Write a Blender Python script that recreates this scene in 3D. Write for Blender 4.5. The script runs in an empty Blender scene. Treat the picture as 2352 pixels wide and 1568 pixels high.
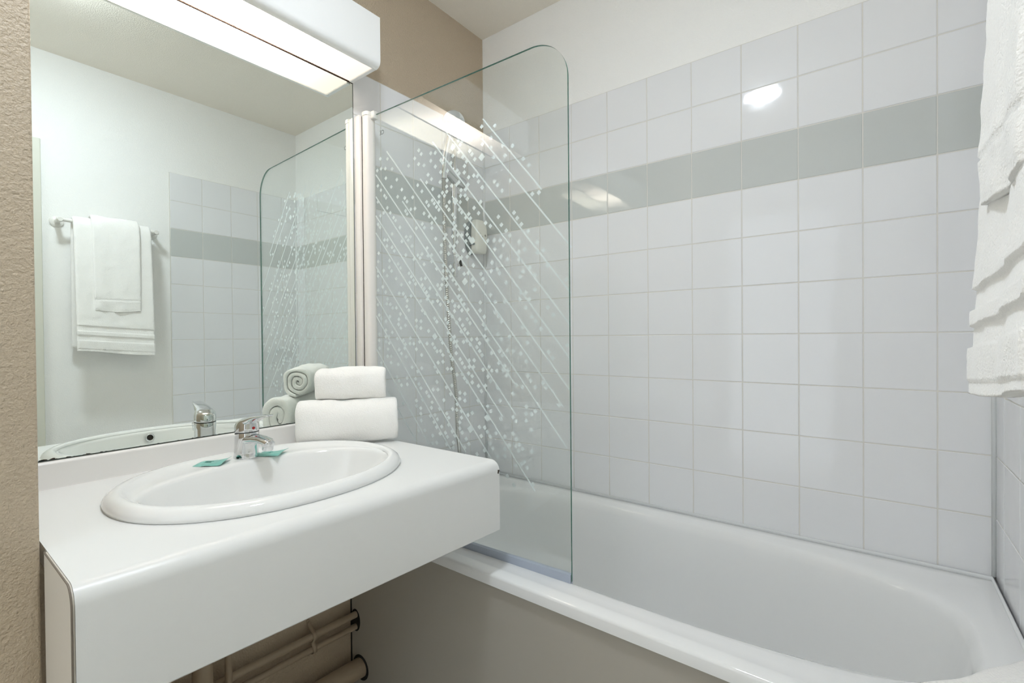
import bpy, bmesh, math, random
from mathutils import Vector, Matrix, noise
random.seed(7)
C = bpy.context.scene.collection
scene = bpy.context.scene

# ------------------------------------------------------------------ camera
F_PX = 1092.166
CAM = Vector((1.3904, -1.6169, 1.1623))
YAW, PITCH, ROLL = 0.65420, -0.00902, -0.00906
f0 = Vector((-math.sin(YAW), math.cos(YAW), 0)); r0 = Vector((math.cos(YAW), math.sin(YAW), 0)); u0 = Vector((0, 0, 1))
fw = f0*math.cos(PITCH) + u0*math.sin(PITCH)
uu = u0*math.cos(PITCH) - f0*math.sin(PITCH)
rr = r0*math.cos(ROLL) + uu*math.sin(ROLL)
up = uu*math.cos(ROLL) - r0*math.sin(ROLL)
cd = bpy.data.cameras.new('camera'); cam = bpy.data.objects.new('camera', cd); C.objects.link(cam)
M = Matrix((( rr.x, up.x, -fw.x, CAM.x), (rr.y, up.y, -fw.y, CAM.y), (rr.z, up.z, -fw.z, CAM.z), (0, 0, 0, 1)))
cam.matrix_world = M
cd.sensor_fit = 'HORIZONTAL'; cd.sensor_width = 36.0; cd.lens = F_PX/2352*36.0
cd.clip_start = 0.01; cd.clip_end = 50
scene.camera = cam

# ------------------------------------------------------------------ world, exposure
w = bpy.data.worlds.new('world'); scene.world = w; w.use_nodes = True
w.node_tree.nodes['Background'].inputs[0].default_value = (0.90, 0.96, 1.0, 1)
w.node_tree.nodes['Background'].inputs[1].default_value = 1.25      # even daylight through the assumed doorway, added to brighten the tiled wall
vs = scene.view_settings
vs.view_transform = 'Standard'; vs.look = 'None'; vs.gamma = 1.0; vs.use_curve_mapping = False
vs.exposure = 0.40
CEILING_LAMP_STRENGTH = 108.0
MIRROR_LIGHT_STRENGTH = 10.5
cy = scene.cycles
cy.max_bounces = 9; cy.diffuse_bounces = 5; cy.glossy_bounces = 5; cy.transparent_max_bounces = 12; cy.transmission_bounces = 4
cy.use_adaptive_sampling = True; cy.adaptive_threshold = 0.12; cy.adaptive_min_samples = 10
cy.caustics_reflective = True; cy.blur_glossy = 0.4; cy.caustics_refractive = False
cy.use_denoising = True
cy.sample_clamp_indirect = 4.0

# ------------------------------------------------------------------ materials
def srgb(r, g, b):
    def c(v):
        v /= 255.0
        return v/12.92 if v <= 0.04045 else ((v+0.055)/1.055)**2.4
    return (c(r), c(g), c(b), 1)
MATS = {}
def mat(name, col, rough=0.5, metal=0.0, spec=0.5, bump=None, coat=0.0, vary=None, sheen=0.0):
    """bump = (scale, strength, distance, detail); vary = (scale, amount)"""
    m = bpy.data.materials.new(name); m.use_nodes = True
    nt = m.node_tree; b = nt.nodes['Principled BSDF']
    b.inputs['Base Color'].default_value = col
    b.inputs['Roughness'].default_value = rough
    b.inputs['Metallic'].default_value = metal
    b.inputs['Specular IOR Level'].default_value = spec
    b.inputs['Coat Weight'].default_value = coat
    b.inputs['Coat Roughness'].default_value = 0.03
    if sheen: b.inputs['Sheen Weight'].default_value = sheen
    tc = nt.nodes.new('ShaderNodeTexCoord')
    if vary:
        nz = nt.nodes.new('ShaderNodeTexNoise'); nz.inputs['Scale'].default_value = vary[0]; nz.inputs['Detail'].default_value = 3
        nt.links.new(tc.outputs['Object'], nz.inputs['Vector'])
        mx = nt.nodes.new('ShaderNodeMix'); mx.data_type = 'RGBA'
        a = vary[1]
        mx.inputs[6].default_value = tuple(c*(1-a) for c in col[:3]) + (1,)
        mx.inputs[7].default_value = tuple(min(1, c*(1+a)) for c in col[:3]) + (1,)
        nt.links.new(nz.outputs['Fac'], mx.inputs[0]); nt.links.new(mx.outputs[2], b.inputs['Base Color'])
    if bump:
        nz = nt.nodes.new('ShaderNodeTexNoise'); nz.inputs['Scale'].default_value = bump[0]; nz.inputs['Detail'].default_value = bump[3]
        nt.links.new(tc.outputs['Object'], nz.inputs['Vector'])
        bp = nt.nodes.new('ShaderNodeBump'); bp.inputs['Strength'].default_value = bump[1]; bp.inputs['Distance'].default_value = bump[2]
        nt.links.new(nz.outputs['Fac'], bp.inputs['Height']); nt.links.new(bp.outputs['Normal'], b.inputs['Normal'])
    MATS[name] = m
    return m
mat('white_plaster', srgb(250, 249, 246), 0.65, bump=(230, 0.5, 0.003, 2.5))
mat('ceiling_plaster', srgb(246, 239, 227), 0.75, bump=(230, 0.6, 0.003, 2.5))
mat('brown_plaster', srgb(194, 177, 154), 0.5, bump=(210, 0.75, 0.004, 2.5), vary=(3, 0.04))
mat('pipe_paint', srgb(176, 158, 135), 0.4, vary=(8, 0.04))
mat('white_tile', srgb(238, 238, 239), 0.05, spec=0.5, bump=(22, 0.30, 0.0010, 0.0))
mat('grey_tile', srgb(205, 208, 205), 0.05, spec=0.5, bump=(22, 0.30, 0.0010, 0.0))
mat('grout', srgb(224, 221, 214), 0.8, vary=(14, 0.10))
mat('silicone', srgb(235, 236, 236), 0.3)
mat('enamel', srgb(240, 240, 239), 0.06, spec=0.5)
mat('ceramic', srgb(238, 238, 236), 0.04, spec=0.55)
mat('laminate', srgb(233, 233, 231), 0.33, spec=0.45, bump=(900, 0.12, 0.0004, 2))
mat('splash_white', srgb(236, 234, 231), 0.25)
mat('end_laminate', srgb(216, 209, 197), 0.45, bump=(900, 0.1, 0.0004, 2))
mat('laminate_edge', srgb(120, 110, 98), 0.6)
mat('panel_taupe', srgb(178, 172, 161), 0.42, bump=(600, 0.08, 0.0004, 2))
mat('chrome', (0.72, 0.73, 0.74, 1), 0.06, metal=1.0)
mat('hose_metal', (0.62, 0.61, 0.58, 1), 0.22, metal=1.0)
mat('dark_rubber', srgb(35, 38, 40), 0.5)
mat('grey_plastic', srgb(140, 148, 149), 0.3)
mat('white_plastic', srgb(238, 236, 230), 0.28)
mat('profile_white', srgb(240, 234, 228), 0.3)
mat('cream_plastic', srgb(236, 234, 224), 0.35)
mat('seal_plastic', srgb(176, 184, 198), 0.3)
mat('towel_white', srgb(253, 251, 247), 0.95, spec=0.1, bump=(330, 0.5, 0.0035, 2.0), sheen=0.5)
mat('towel_band', srgb(242, 239, 233), 0.9, spec=0.1, bump=(700, 0.5, 0.002, 2.0))
mat('tag_white', srgb(225, 225, 222), 0.7)
mat('tag_ink', srgb(50, 50, 52), 0.7)
mat('sachet_green', srgb(126, 190, 178), 0.35, vary=(60, 0.08))
mat('sachet_ink', srgb(84, 150, 138), 0.4)
mat('red_dot', srgb(190, 30, 30), 0.4)
mat('door_paint', srgb(222, 221, 208), 0.4)
mat('floor_tile', srgb(206, 204, 199), 0.35, vary=(4, 0.06))
mat('mirror_edge', srgb(70, 82, 78), 0.3, vary=(40, 0.4))
mat('corrosion', srgb(66, 50, 42), 0.8, vary=(200, 0.5))
mat('glass_edge', srgb(70, 122, 108), 0.1, vary=(30, 0.3))
mat('lamp_white', srgb(250, 250, 249), 0.3)
mat('ink_black', srgb(40, 42, 44), 0.6)
mat('shadow_gap', srgb(40, 36, 32), 0.9)  # dark colour painted in for the shade inside gaps and holes

m = bpy.data.materials.new('mirror'); m.use_nodes = True; b = m.node_tree.nodes['Principled BSDF']
b.inputs['Base Color'].default_value = (0.885, 0.935, 0.905, 1); b.inputs['Metallic'].default_value = 1; b.inputs['Roughness'].default_value = 0.0
MATS['mirror'] = m

def clear_glass(name, tint):
    m = bpy.data.materials.new(name); m.use_nodes = True; nt = m.node_tree; nt.nodes.clear()
    out = nt.nodes.new('ShaderNodeOutputMaterial'); mix = nt.nodes.new('ShaderNodeMixShader')
    tr = nt.nodes.new('ShaderNodeBsdfTransparent'); gl = nt.nodes.new('ShaderNodeBsdfGlossy')
    tr.inputs[0].default_value = tint; gl.inputs['Roughness'].default_value = 0.0
    fr = nt.nodes.new('ShaderNodeFresnel'); geo = nt.nodes.new('ShaderNodeNewGeometry')
    mr = nt.nodes.new('ShaderNodeMapRange')           # ray leaving the pane: same reflectance as entering
    mr.inputs['To Min'].default_value = 1.5; mr.inputs['To Max'].default_value = 1/1.5
    nt.links.new(geo.outputs['Backfacing'], mr.inputs['Value']); nt.links.new(mr.outputs['Result'], fr.inputs['IOR'])
    nt.links.new(fr.outputs[0], mix.inputs[0]); nt.links.new(tr.outputs[0], mix.inputs[1]); nt.links.new(gl.outputs[0], mix.inputs[2])
    nt.links.new(mix.outputs[0], out.inputs[0]); MATS[name] = m
clear_glass('screen_glass', (0.972, 0.988, 0.980, 1))

def frosted_ink():
    m = bpy.data.materials.new('frosted_ink'); m.use_nodes = True; nt = m.node_tree; b = nt.nodes['Principled BSDF']
    b.inputs['Base Color'].default_value = srgb(246, 251, 253); b.inputs['Roughness'].default_value = 0.7
    out = nt.nodes['Material Output']
    tl = nt.nodes.new('ShaderNodeBsdfTranslucent'); tl.inputs[0].default_value = srgb(246, 251, 253)
    a = nt.nodes.new('ShaderNodeMixShader'); a.inputs[0].default_value = 0.25
    nt.links.new(b.outputs[0], a.inputs[1]); nt.links.new(tl.outputs[0], a.inputs[2])
    tr = nt.nodes.new('ShaderNodeBsdfTransparent'); mx = nt.nodes.new('ShaderNodeMixShader'); mx.inputs[0].default_value = 0.9
    nt.links.new(tr.outputs[0], mx.inputs[1]); nt.links.new(a.outputs[0], mx.inputs[2]); nt.links.new(mx.outputs[0], out.inputs[0])
    MATS['frosted_ink'] = m
frosted_ink()

def emit(name, col, strength):
    m = bpy.data.materials.new(name); m.use_nodes = True; nt = m.node_tree; nt.nodes.clear()
    out = nt.nodes.new('ShaderNodeOutputMaterial'); e = nt.nodes.new('ShaderNodeEmission')
    e.inputs[0].default_value = col; e.inputs[1].default_value = strength
    nt.links.new(e.outputs[0], out.inputs[0]); MATS[name] = m
    return m, nt, e

# ------------------------------------------------------------------ mesh helpers
def mesh_obj(name, bm, m, parent=None, smooth=False, loc=None, auto=None):
    me = bpy.data.meshes.new(name); bmesh.ops.recalc_face_normals(bm, faces=bm.faces); bm.to_mesh(me); bm.free()
    if isinstance(m, (list, tuple)):
        for k in m: me.materials.append(MATS[k])
    else: me.materials.append(MATS[m])
    if smooth:
        for p in me.polygons: p.use_smooth = True
        if auto:
            me.set_sharp_from_angle(angle=math.radians(auto))
    o = bpy.data.objects.new(name, me); C.objects.link(o)
    if parent: o.parent = parent
    if loc: o.location = loc
    return o
def empty(name, loc=(0, 0, 0)):
    o = bpy.data.objects.new(name, None); C.objects.link(o); o.location = loc; o.empty_display_size = 0.05
    return o
def tag(o, label=None, cat=None, group=None, kind=None):
    if label: o['label'] = label
    if cat: o['category'] = cat
    if group: o['group'] = group
    if kind: o['kind'] = kind
    return o
def box(bm, x0, x1, y0, y1, z0, z1, bevel=0.0, seg=2, mi=0):
    vs = [bm.verts.new((x, y, z)) for x in (x0, x1) for y in (y0, y1) for z in (z0, z1)]
    fs = [bm.faces.new([vs[i] for i in q]) for q in ((0, 1, 3, 2), (4, 6, 7, 5), (0, 4, 5, 1), (2, 3, 7, 6), (0, 2, 6, 4), (1, 5, 7, 3))]
    for f in fs: f.material_index = mi
    bmesh.ops.recalc_face_normals(bm, faces=fs)
    if bevel:
        es = list({e for f in fs for e in f.edges})
        r = bmesh.ops.bevel(bm, geom=es, offset=bevel, segments=seg, profile=0.5, affect='EDGES')
        for f in r['faces']: f.material_index = mi
def quickbox(name, m, parent, *a, bevel=0.0, seg=2, smooth=False):
    bm = bmesh.new(); box(bm, *a, bevel=bevel, seg=seg)
    return mesh_obj(name, bm, m, parent, smooth=smooth, auto=40 if smooth else None)
def frame_at(d):
    d = d.normalized(); a = Vector((0, 0, 1)) if abs(d.z) < 0.9 else Vector((1, 0, 0))
    x = d.cross(a).normalized(); return x, d.cross(x).normalized()
def tube(bm, pts, rad, n=16, caps=True, mi=0):
    pts = [Vector(p) for p in pts]
    rads = rad if isinstance(rad, (list, tuple)) else [rad]*len(pts)
    rings = []; x = None
    for i, p in enumerate(pts):
        d = (pts[min(i+1, len(pts)-1)] - pts[max(i-1, 0)])
        if d.length < 1e-9: d = Vector((0, 0, 1))
        d.normalize()
        if x is None: x, y = frame_at(d)
        else:
            x = (x - d*x.dot(d)).normalized(); y = d.cross(x).normalized()
        rings.append([bm.verts.new(p + (x*math.cos(t) + y*math.sin(t))*rads[i]) for t in [2*math.pi*k/n for k in range(n)]])
    for a, b_ in zip(rings, rings[1:]):
        for k in range(n):
            f = bm.faces.new((a[k], a[(k+1) % n], b_[(k+1) % n], b_[k])); f.material_index = mi
    if caps:
        bm.faces.new(rings[0][::-1]).material_index = mi; bm.faces.new(rings[-1]).material_index = mi
def lathe(bm, prof, origin, axis=(0, 0, 1), n=32, sx=1.0, sy=1.0):
    """prof = [(r, h)] revolved round axis"""
    o = Vector(origin); d = Vector(axis).normalized(); x, y = frame_at(d)
    rings = []
    for r, h in prof:
        if r < 1e-6: rings.append([bm.verts.new(o + d*h)])
        else: rings.append([bm.verts.new(o + d*h + x*(r*sx*math.cos(2*math.pi*k/n)) + y*(r*sy*math.sin(2*math.pi*k/n))) for k in range(n)])
    for a, b_ in zip(rings, rings[1:]):
        for k in range(n):
            q = [a[k % len(a)], a[(k+1) % len(a)], b_[(k+1) % len(b_)], b_[k % len(b_)]]
            q = list(dict.fromkeys(q))
            if len(q) >= 3: bm.faces.new(q)
def loft(bm, rings, cap0=False, cap1=False):
    vr = [[bm.verts.new(p) for p in r] for r in rings]; n = len(vr[0])
    for a, b_ in zip(vr, vr[1:]):
        for k in range(n): bm.faces.new((a[k], a[(k+1) % n], b_[(k+1) % n], b_[k]))
    if cap0: bm.faces.new(vr[0][::-1])
    if cap1: bm.faces.new(vr[-1])
    return vr
def smoothpath(pts, k=6):
    """Catmull-Rom through pts"""
    P = [Vector(p) for p in pts]; P = [2*P[0]-P[1]] + P + [2*P[-1]-P[-2]]; out = []
    for i in range(1, len(P)-2):
        a, b_, c, d = P[i-1:i+3]
        for j in range(k):
            t = j/k
            out.append(0.5*((2*b_) + (c-a)*t + (2*a-5*b_+4*c-d)*t*t + (3*b_-a-3*c+d)*t**3))
    out.append(P[-2]); return out

# ------------------------------------------------------------------ room shell
L = 1.618; HC = 2.49; YF = -2.30; STUB = 0.412; YS = -1.488
def slab(name, m, *a):
    return tag(quickbox(name, m, None, *a), kind='structure')
floor = slab('floor', 'floor_tile', -0.15, L+0.15, YF-1.2, 0.15, -0.1, 0.0)
ceiling = slab('ceiling', 'ceiling_plaster', -0.15, L+0.15, YF-0.1, 0.15, HC, HC+0.1)
wall_back = slab('wall_back', 'white_plaster', -0.15, L+0.15, 0.006, 0.12, 0, HC)
wall_left = slab('wall_left', 'brown_plaster', -0.12, -0.006, YF, 0.006, 0, HC)
wall_right = slab('wall_right', 'white_plaster', L+0.006, L+0.12, YF, 0.006, 0, HC)
DX0, DX1, DZ = 0.47, 1.17, 2.06           # open doorway behind the camera: assumed, added to light the tiled wall
bm = bmesh.new(); box(bm, -0.15, DX0, YF-0.1, YF, 0, HC); box(bm, DX1, L+0.15, YF-0.1, YF, 0, HC); box(bm, DX0, DX1, YF-0.1, YF, DZ, HC)
wall_front = tag(mesh_obj('wall_front', bm, 'white_plaster'), kind='structure')
d2 = empty('assumed_doorway', (DX0, YF, 0)); tag(d2, kind='structure')
for a in ((DX0-0.06, DX0+0.012, YF-0.112, YF+0.012, 0, DZ+0.06), (DX1-0.012, DX1+0.06, YF-0.112, YF+0.012, 0, DZ+0.06), (DX0+0.012, DX1-0.012, YF-0.112, YF+0.012, DZ-0.012, DZ+0.06)):
    bm = bmesh.new(); box(bm, a[0]-DX0, a[1]-DX0, a[2]-YF, a[3]-YF, a[4], a[5], bevel=0.003); mesh_obj('door_frame', bm, 'door_paint', d2)
bm = bmesh.new(); box(bm, -0.006, STUB, YF, YS, 0, HC, bevel=0.004, seg=2)
tag(mesh_obj('wall_corner', bm, 'brown_plaster', smooth=True, auto=50), kind='structure')

# tiles: one object each, shared mesh for each size
TILE = {}
def tile_mesh(w_, h_, m):
    key = (round(w_, 4), round(h_, 4), m)
    if key not in TILE:
        bm = bmesh.new(); box(bm, -w_/2, w_/2, -0.0028, 0.0032, -h_/2, h_/2, bevel=0.0012, seg=1)
        me = bpy.data.meshes.new('tile'); bm.to_mesh(me); bm.free(); me.materials.append(MATS[m])
        TILE[key] = me
    return TILE[key]
JOINT = 0.0025
ROWS = [1.165 + 0.15*k for k in range(-4, 7)]
def tile_wall(wall, lines, face, rot):
    """lines = positions along the wall; face(t, z) -> location of the tile's middle"""
    for a, b_ in zip(lines, lines[1:]):
        for k, (z0, z1) in enumerate(zip(ROWS, ROWS[1:])):
            m = 'grey_tile' if k == 7 else 'white_tile'
            o = bpy.data.objects.new('tile', tile_mesh(abs(b_-a)-JOINT, z1-z0-JOINT, m)); C.objects.link(o)
            o.parent = wall; o.location = face((a+b_)/2, (z0+z1)/2)
            o.rotation_euler = (random.gauss(0, 0.0011), 0, rot + random.gauss(0, 0.0013))
tile_wall(wall_back, [0.0] + [-0.0067 + 0.152*n for n in range(1, 11)] + [L], lambda t, z: (t, 0.003, z), 0)
tile_wall(wall_left, [-0.667, -0.555, -0.405, -0.255, -0.105, 0.0], lambda t, z: (-0.003, t, z), math.pi/2)
tile_wall(wall_right, [-0.700, -0.545, -0.394, -0.244, -0.095, 0.0], lambda t, z: (L+0.003, t, z), -math.pi/2)
quickbox('grout', 'grout', wall_back, 0, L, 0.0012, 0.0062, ROWS[0], ROWS[-1])
quickbox('grout', 'grout', wall_left, -0.0062, -0.0012, -0.668, 0, ROWS[0], ROWS[-1])
quickbox('grout', 'grout', wall_right, L+0.0012, L+0.0062, -0.702, 0, ROWS[0], ROWS[-1])

for nm, x in (('corner_bead', L-0.0026), ('corner_bead', 0.0026)):
    bm = bmesh.new(); tube(bm, [(x, -0.0026, 0.574), (x, -0.0026, ROWS[-1])], 0.0052, 8); mesh_obj(nm, bm, 'silicone', wall_back, smooth=True)

# door on the right-hand wall (seen in the mirror)
door = empty('door_1', (L, -1.62, 0)); tag(door, kind='structure')
def dpart(name, m, *a, bevel=0.0):
    bm = bmesh.new(); box(bm, *a, bevel=bevel)
    for v in bm.verts: v.co -= Vector((L, -1.62, 0))
    return mesh_obj(name, bm, m, door)
dpart('door_frame', 'door_paint', L-0.012, L+0.006, -1.262, -1.197, 0, 2.08, bevel=0.003)
dpart('door_frame', 'door_paint', L-0.012, L+0.006, -2.10, -2.035, 0, 2.08, bevel=0.003)
dpart('door_frame', 'door_paint', L-0.012, L+0.006, -2.035, -1.262, 2.015, 2.08, bevel=0.003)
leaf = dpart('door_leaf', 'door_paint', L-0.004, L+0.006, -2.033, -1.264, 0.005, 2.013, bevel=0.001)
bm = bmesh.new(); tube(bm, [(L-0.004, -1.98, 1.02), (L-0.05, -1.98, 1.02), (L-0.05, -1.87, 1.02)], 0.009, 12)
for v in bm.verts: v.co -= Vector((L, -1.62, 0))
mesh_obj('door_handle', bm, 'chrome', leaf)

# ------------------------------------------------------------------ lamps
def ceiling_lamp():
    x, y = 0.90, -1.28
    r = empty('ceiling_lamp', (x, y, HC)); tag(r, 'round ceiling lamp with a glowing dome, mirrored as a bright spot in the wall tiles', 'lamp')
    bm = bmesh.new(); lathe(bm, [(0, 0), (0.105, 0), (0.105, -0.016), (0.09, -0.022), (0, -0.022)], (0, 0, 0), n=48)
    mesh_obj('lamp_base', bm, 'lamp_white', r, smooth=True, auto=40)
    emit('ceiling_glow', (0.82, 0.905, 1.0, 1), CEILING_LAMP_STRENGTH)
    bm = bmesh.new(); lathe(bm, [(0.088, -0.022), (0.086, -0.030), (0.077, -0.038), (0.057, -0.045), (0.030, -0.049), (0, -0.050)], (0, 0, 0), n=48)
    mesh_obj('dome', bm, 'ceiling_glow', r, smooth=True)
ceiling_lamp()
def mirror_light():
    y0, y1 = -1.480, -0.672; yc = -1.085
    r = empty('mirror_light', (0.006, yc, 2.012)); tag(r, 'long white box lamp with a glowing underside above the mirror', 'lamp')
    T = Vector((0.006, yc, 2.012))
    prof = [(0.0065, 2.168), (0.155, 2.168), (0.155, 2.034)]
    prof += [(0.135+0.020*math.cos(t), 2.032-0.020*math.sin(t)) for t in [math.pi/2*k/6 for k in range(1, 7)]]
    prof += [(0.131, 2.012), (0.131, 2.022), (0.0065, 2.022)]
    bm = bmesh.new(); loft(bm, [[(x-T.x, y-T.y, z-T.z) for x, z in prof] for y in (y0, y1)], True, True)
    mesh_obj('housing', bm, 'lamp_white', r, smooth=True, auto=35)
    for a, b_ in ((y0, y0+0.013), (y1-0.013, y1)):
        bm = bmesh.new(); box(bm, 0.0065-T.x, 0.134-T.x, a-T.y, b_-T.y, 0.0, 0.012, bevel=0.0015)
        mesh_obj('end_rim', bm, 'lamp_white', r)
    m_, nt, e = emit('mirror_light_glow', (1.0, 0.865, 0.74, 1), MIRROR_LIGHT_STRENGTH)
    # no bulbs modelled: the fading from middle to ends is put into the emission
    tc = nt.nodes.new('ShaderNodeTexCoord'); sx = nt.nodes.new('ShaderNodeSeparateXYZ'); nt.links.new(tc.outputs['Object'], sx.inputs[0])
    def math_(op, a, b_=None):
        n = nt.nodes.new('ShaderNodeMath'); n.operation = op
        if isinstance(a, (int, float)): n.inputs[0].default_value = a
        else: nt.links.new(a, n.inputs[0])
        if b_ is not None:
            if isinstance(b_, (int, float)): n.inputs[1].default_value = b_
            else: nt.links.new(b_, n.inputs[1])
        return n.outputs[0]
    yy = math_('DIVIDE', sx.outputs[1], 0.165); g = math_('POWER', 2.718, math_('MULTIPLY', math_('MULTIPLY', yy, yy), -1.0))
    nt.links.new(math_('ADD', math_('MULTIPLY', g, MIRROR_LIGHT_STRENGTH), 0.92), e.inputs[1])
    bm = bmesh.new(); box(bm, 0.0065-T.x, 0.1305-T.x, y0+0.0135-T.y, y1-0.0135-T.y, 0.0035, 0.0095)
    mesh_obj('diffuser', bm, 'mirror_light_glow', r)
mirror_light()

# ------------------------------------------------------------------ mirror
r = empty('wall_mirror', (0.0, -1.08, 0.910)); tag(r, 'large frameless wall mirror above the washbasin', 'mirror')
def mpart(name, m, *a, bevel=0.0):
    bm = bmesh.new(); box(bm, *a, bevel=bevel)
    for v in bm.verts: v.co -= Vector((0, -1.08, 0.910))
    return mesh_obj(name, bm, m, r)
mpart('mirror_glass', 'mirror', -0.0055, 0.0, -1.486, -0.6690, 0.9115, 2.0150)
mpart('mirror_edge', 'mirror_edge', -0.0056, 0.0004, -0.6690, -0.6672, 0.9105, 2.0160)
mpart('mirror_edge', 'mirror_edge', -0.0056, 0.0003, -1.486, -0.6690, 0.9100, 0.9117)
mpart('mirror_edge', 'corrosion', -0.0056, 0.0022, -1.486, -0.6690, 2.0146, 2.0168)
bm = bmesh.new()
for k in range(46):
    y = -1.43 + random.random()**2.2*0.55; s = random.uniform(0.001, 0.0055)*(1 if y < -1.33 else 0.45)
    n = 7; c = bm.verts.new((0.0005, y+1.08, 0.0016))
    ring = [bm.verts.new((0.0005, y+1.08+math.cos(t)*s*random.uniform(.6, 1.5), 0.0016+abs(math.sin(t))*s*random.uniform(.2, .55))) for t in [math.pi*i/(n-1) for i in range(n)]]
    for a, b_ in zip(ring, ring[1:]): bm.faces.new((c, a, b_))
mesh_obj('edge_corrosion', bm, 'corrosion', r)['kind'] = 'stuff'

# ------------------------------------------------------------------ bathtub
def bathtub():
    r = empty('bathtub', (0.81, -0.35, 0.0)); tag(r, 'white enamelled built-in bathtub along the tiled wall', 'bathtub')
    T = Vector((0.81, -0.35, 0))
    X0, X1, Y0, Y1 = 0.002, L-0.002, -0.705, -0.002
    cx, cy_ = 0.800, -0.333; N = 160
    def sup(a, b_, n, th):
        c, s = math.cos(th), math.sin(th); k = (abs(c/a)**n + abs(s/b_)**n)**(-1/n); return cx + k*c, cy_ + k*s
    def rect(ins, th):
        c, s = math.cos(th), math.sin(th); t = 1e9
        if c > 1e-9: t = min(t, (X1-ins-cx)/c)
        if c < -1e-9: t = min(t, (X0+ins-cx)/c)
        if s > 1e-9: t = min(t, (Y1-ins-cy_)/s)
        if s < -1e-9: t = min(t, (Y0+ins-cy_)/s)
        return cx + t*c, cy_ + t*s
    # directions: evenly spread plus the four corners
    ths = [2*math.pi*(k+0.5)/N for k in range(N)] + [math.atan2(y-cy_, x-cx) % (2*math.pi) for x in (X0, X1) for y in (Y0, Y1)]
    # spread more finely by arc of the basin outline
    ths = sorted(set([round(t, 6) for t in ths] + [round(math.atan2(0.266*math.sin(2*math.pi*k/N), 0.745*math.cos(2*math.pi*k/N)) % (2*math.pi), 6) for k in range(N)]))
    ths = [t for i, t in enumerate(ths) if i == 0 or t-ths[i-1] > 0.004 or any(abs(t - (math.atan2(y-cy_, x-cx) % (2*math.pi))) < 1e-5 for x in (X0, X1) for y in (Y0, Y1))]
    a, b_, n = 0.745, 0.268, 3.2
    def O(s, th, nn=n): return sup(a*s, b_*s, nn, th)
    def sup2(da, db, th, nn): return sup(a-da, b_-db, nn, th)
    rings = []
    def ring(fn, z): rings.append([(*[c for c in fn(t)], z(t) if callable(z) else z) for t in ths])
    ring(lambda t: rect(0.0, t), 0.536); ring(lambda t: rect(0.0, t), 0.558); ring(lambda t: rect(0.0015, t), 0.5625); ring(lambda t: rect(0.006, t), 0.565)
    ring(lambda t: rect(0.030, t), 0.5655); ring(lambda t: rect(0.036, t), 0.5650)
    def bl(k):
        def f(t):
            p = rect(0.040, t); q = O(1.0, t); return p[0]*(1-k)+q[0]*k, p[1]*(1-k)+q[1]*k
        return f
    ring(bl(0.0), 0.5638); ring(bl(0.35), 0.561); ring(bl(0.7), 0.5585); ring(bl(0.88), 0.556)
    ring(lambda t: O(1.0, t), 0.551)
    ring(lambda t: sup2(0.006, 0.005, t, 3.2), 0.543); ring(lambda t: sup2(0.011, 0.010, t, 3.2), 0.528); ring(lambda t: sup2(0.018, 0.014, t, 3.2), 0.49)
    ring(lambda t: sup2(0.050, 0.024, t, 3.1), 0.38); ring(lambda t: sup2(0.085, 0.034, t, 3.0), 0.27); ring(lambda t: sup2(0.115, 0.050, t, 3.0), 0.215)
    ring(lambda t: sup2(0.165, 0.080, t, 2.8), 0.185); ring(lambda t: sup2(0.26, 0.13, t, 2.6), 0.174); ring(lambda t: sup2(0.60, 0.22, t, 2.4), 0.170)
    bm = bmesh.new()
    vr = loft(bm, [[Vector(p)-T for p in q] for q in rings])
    bm.faces.new(vr[-1])
    # outer lip underside, so the shell has thickness where it shows
    mesh_obj('tub_shell', bm, 'enamel', r, smooth=True, auto=50)
    bm = bmesh.new(); tube(bm, [Vector(p)-T for p in ((0.02, -0.0064, 0.5675), (L-0.0064, -0.0064, 0.5675), (L-0.0064, -0.69, 0.5675))], 0.0062, 10)
    mesh_obj('silicone_bead', bm, 'silicone', r, smooth=True)
    bm = bmesh.new(); box(bm, 0.0-T.x, L-0.001-T.x, -0.695-T.y, -0.675-T.y, 0.004, 0.5355); o = mesh_obj('front_panel', bm, 'panel_taupe', r); bm = bmesh.new(); box(bm, -0.0055-T.x, -0.0005-T.x, -0.6965-T.y, -0.690-T.y, 0.004, 0.534); mesh_obj('panel_gap_shade', bm, 'shadow_gap', r); o['label'] = 'plain taupe panel closing the front'  # thin dark strip painted in for the shade in the wall seam
    bm = bmesh.new(); lathe(bm, [(0, 0.006), (0.018, 0.006), (0.030, 0.004), (0.033, 0)], Vector((0.42, -0.34, 0.1765))-T, n=28)
    mesh_obj('drain', bm, 'chrome', r, smooth=True)
bathtub()
# panel seam and pipe cut-outs: their shade is painted as dark strip and discs

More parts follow.
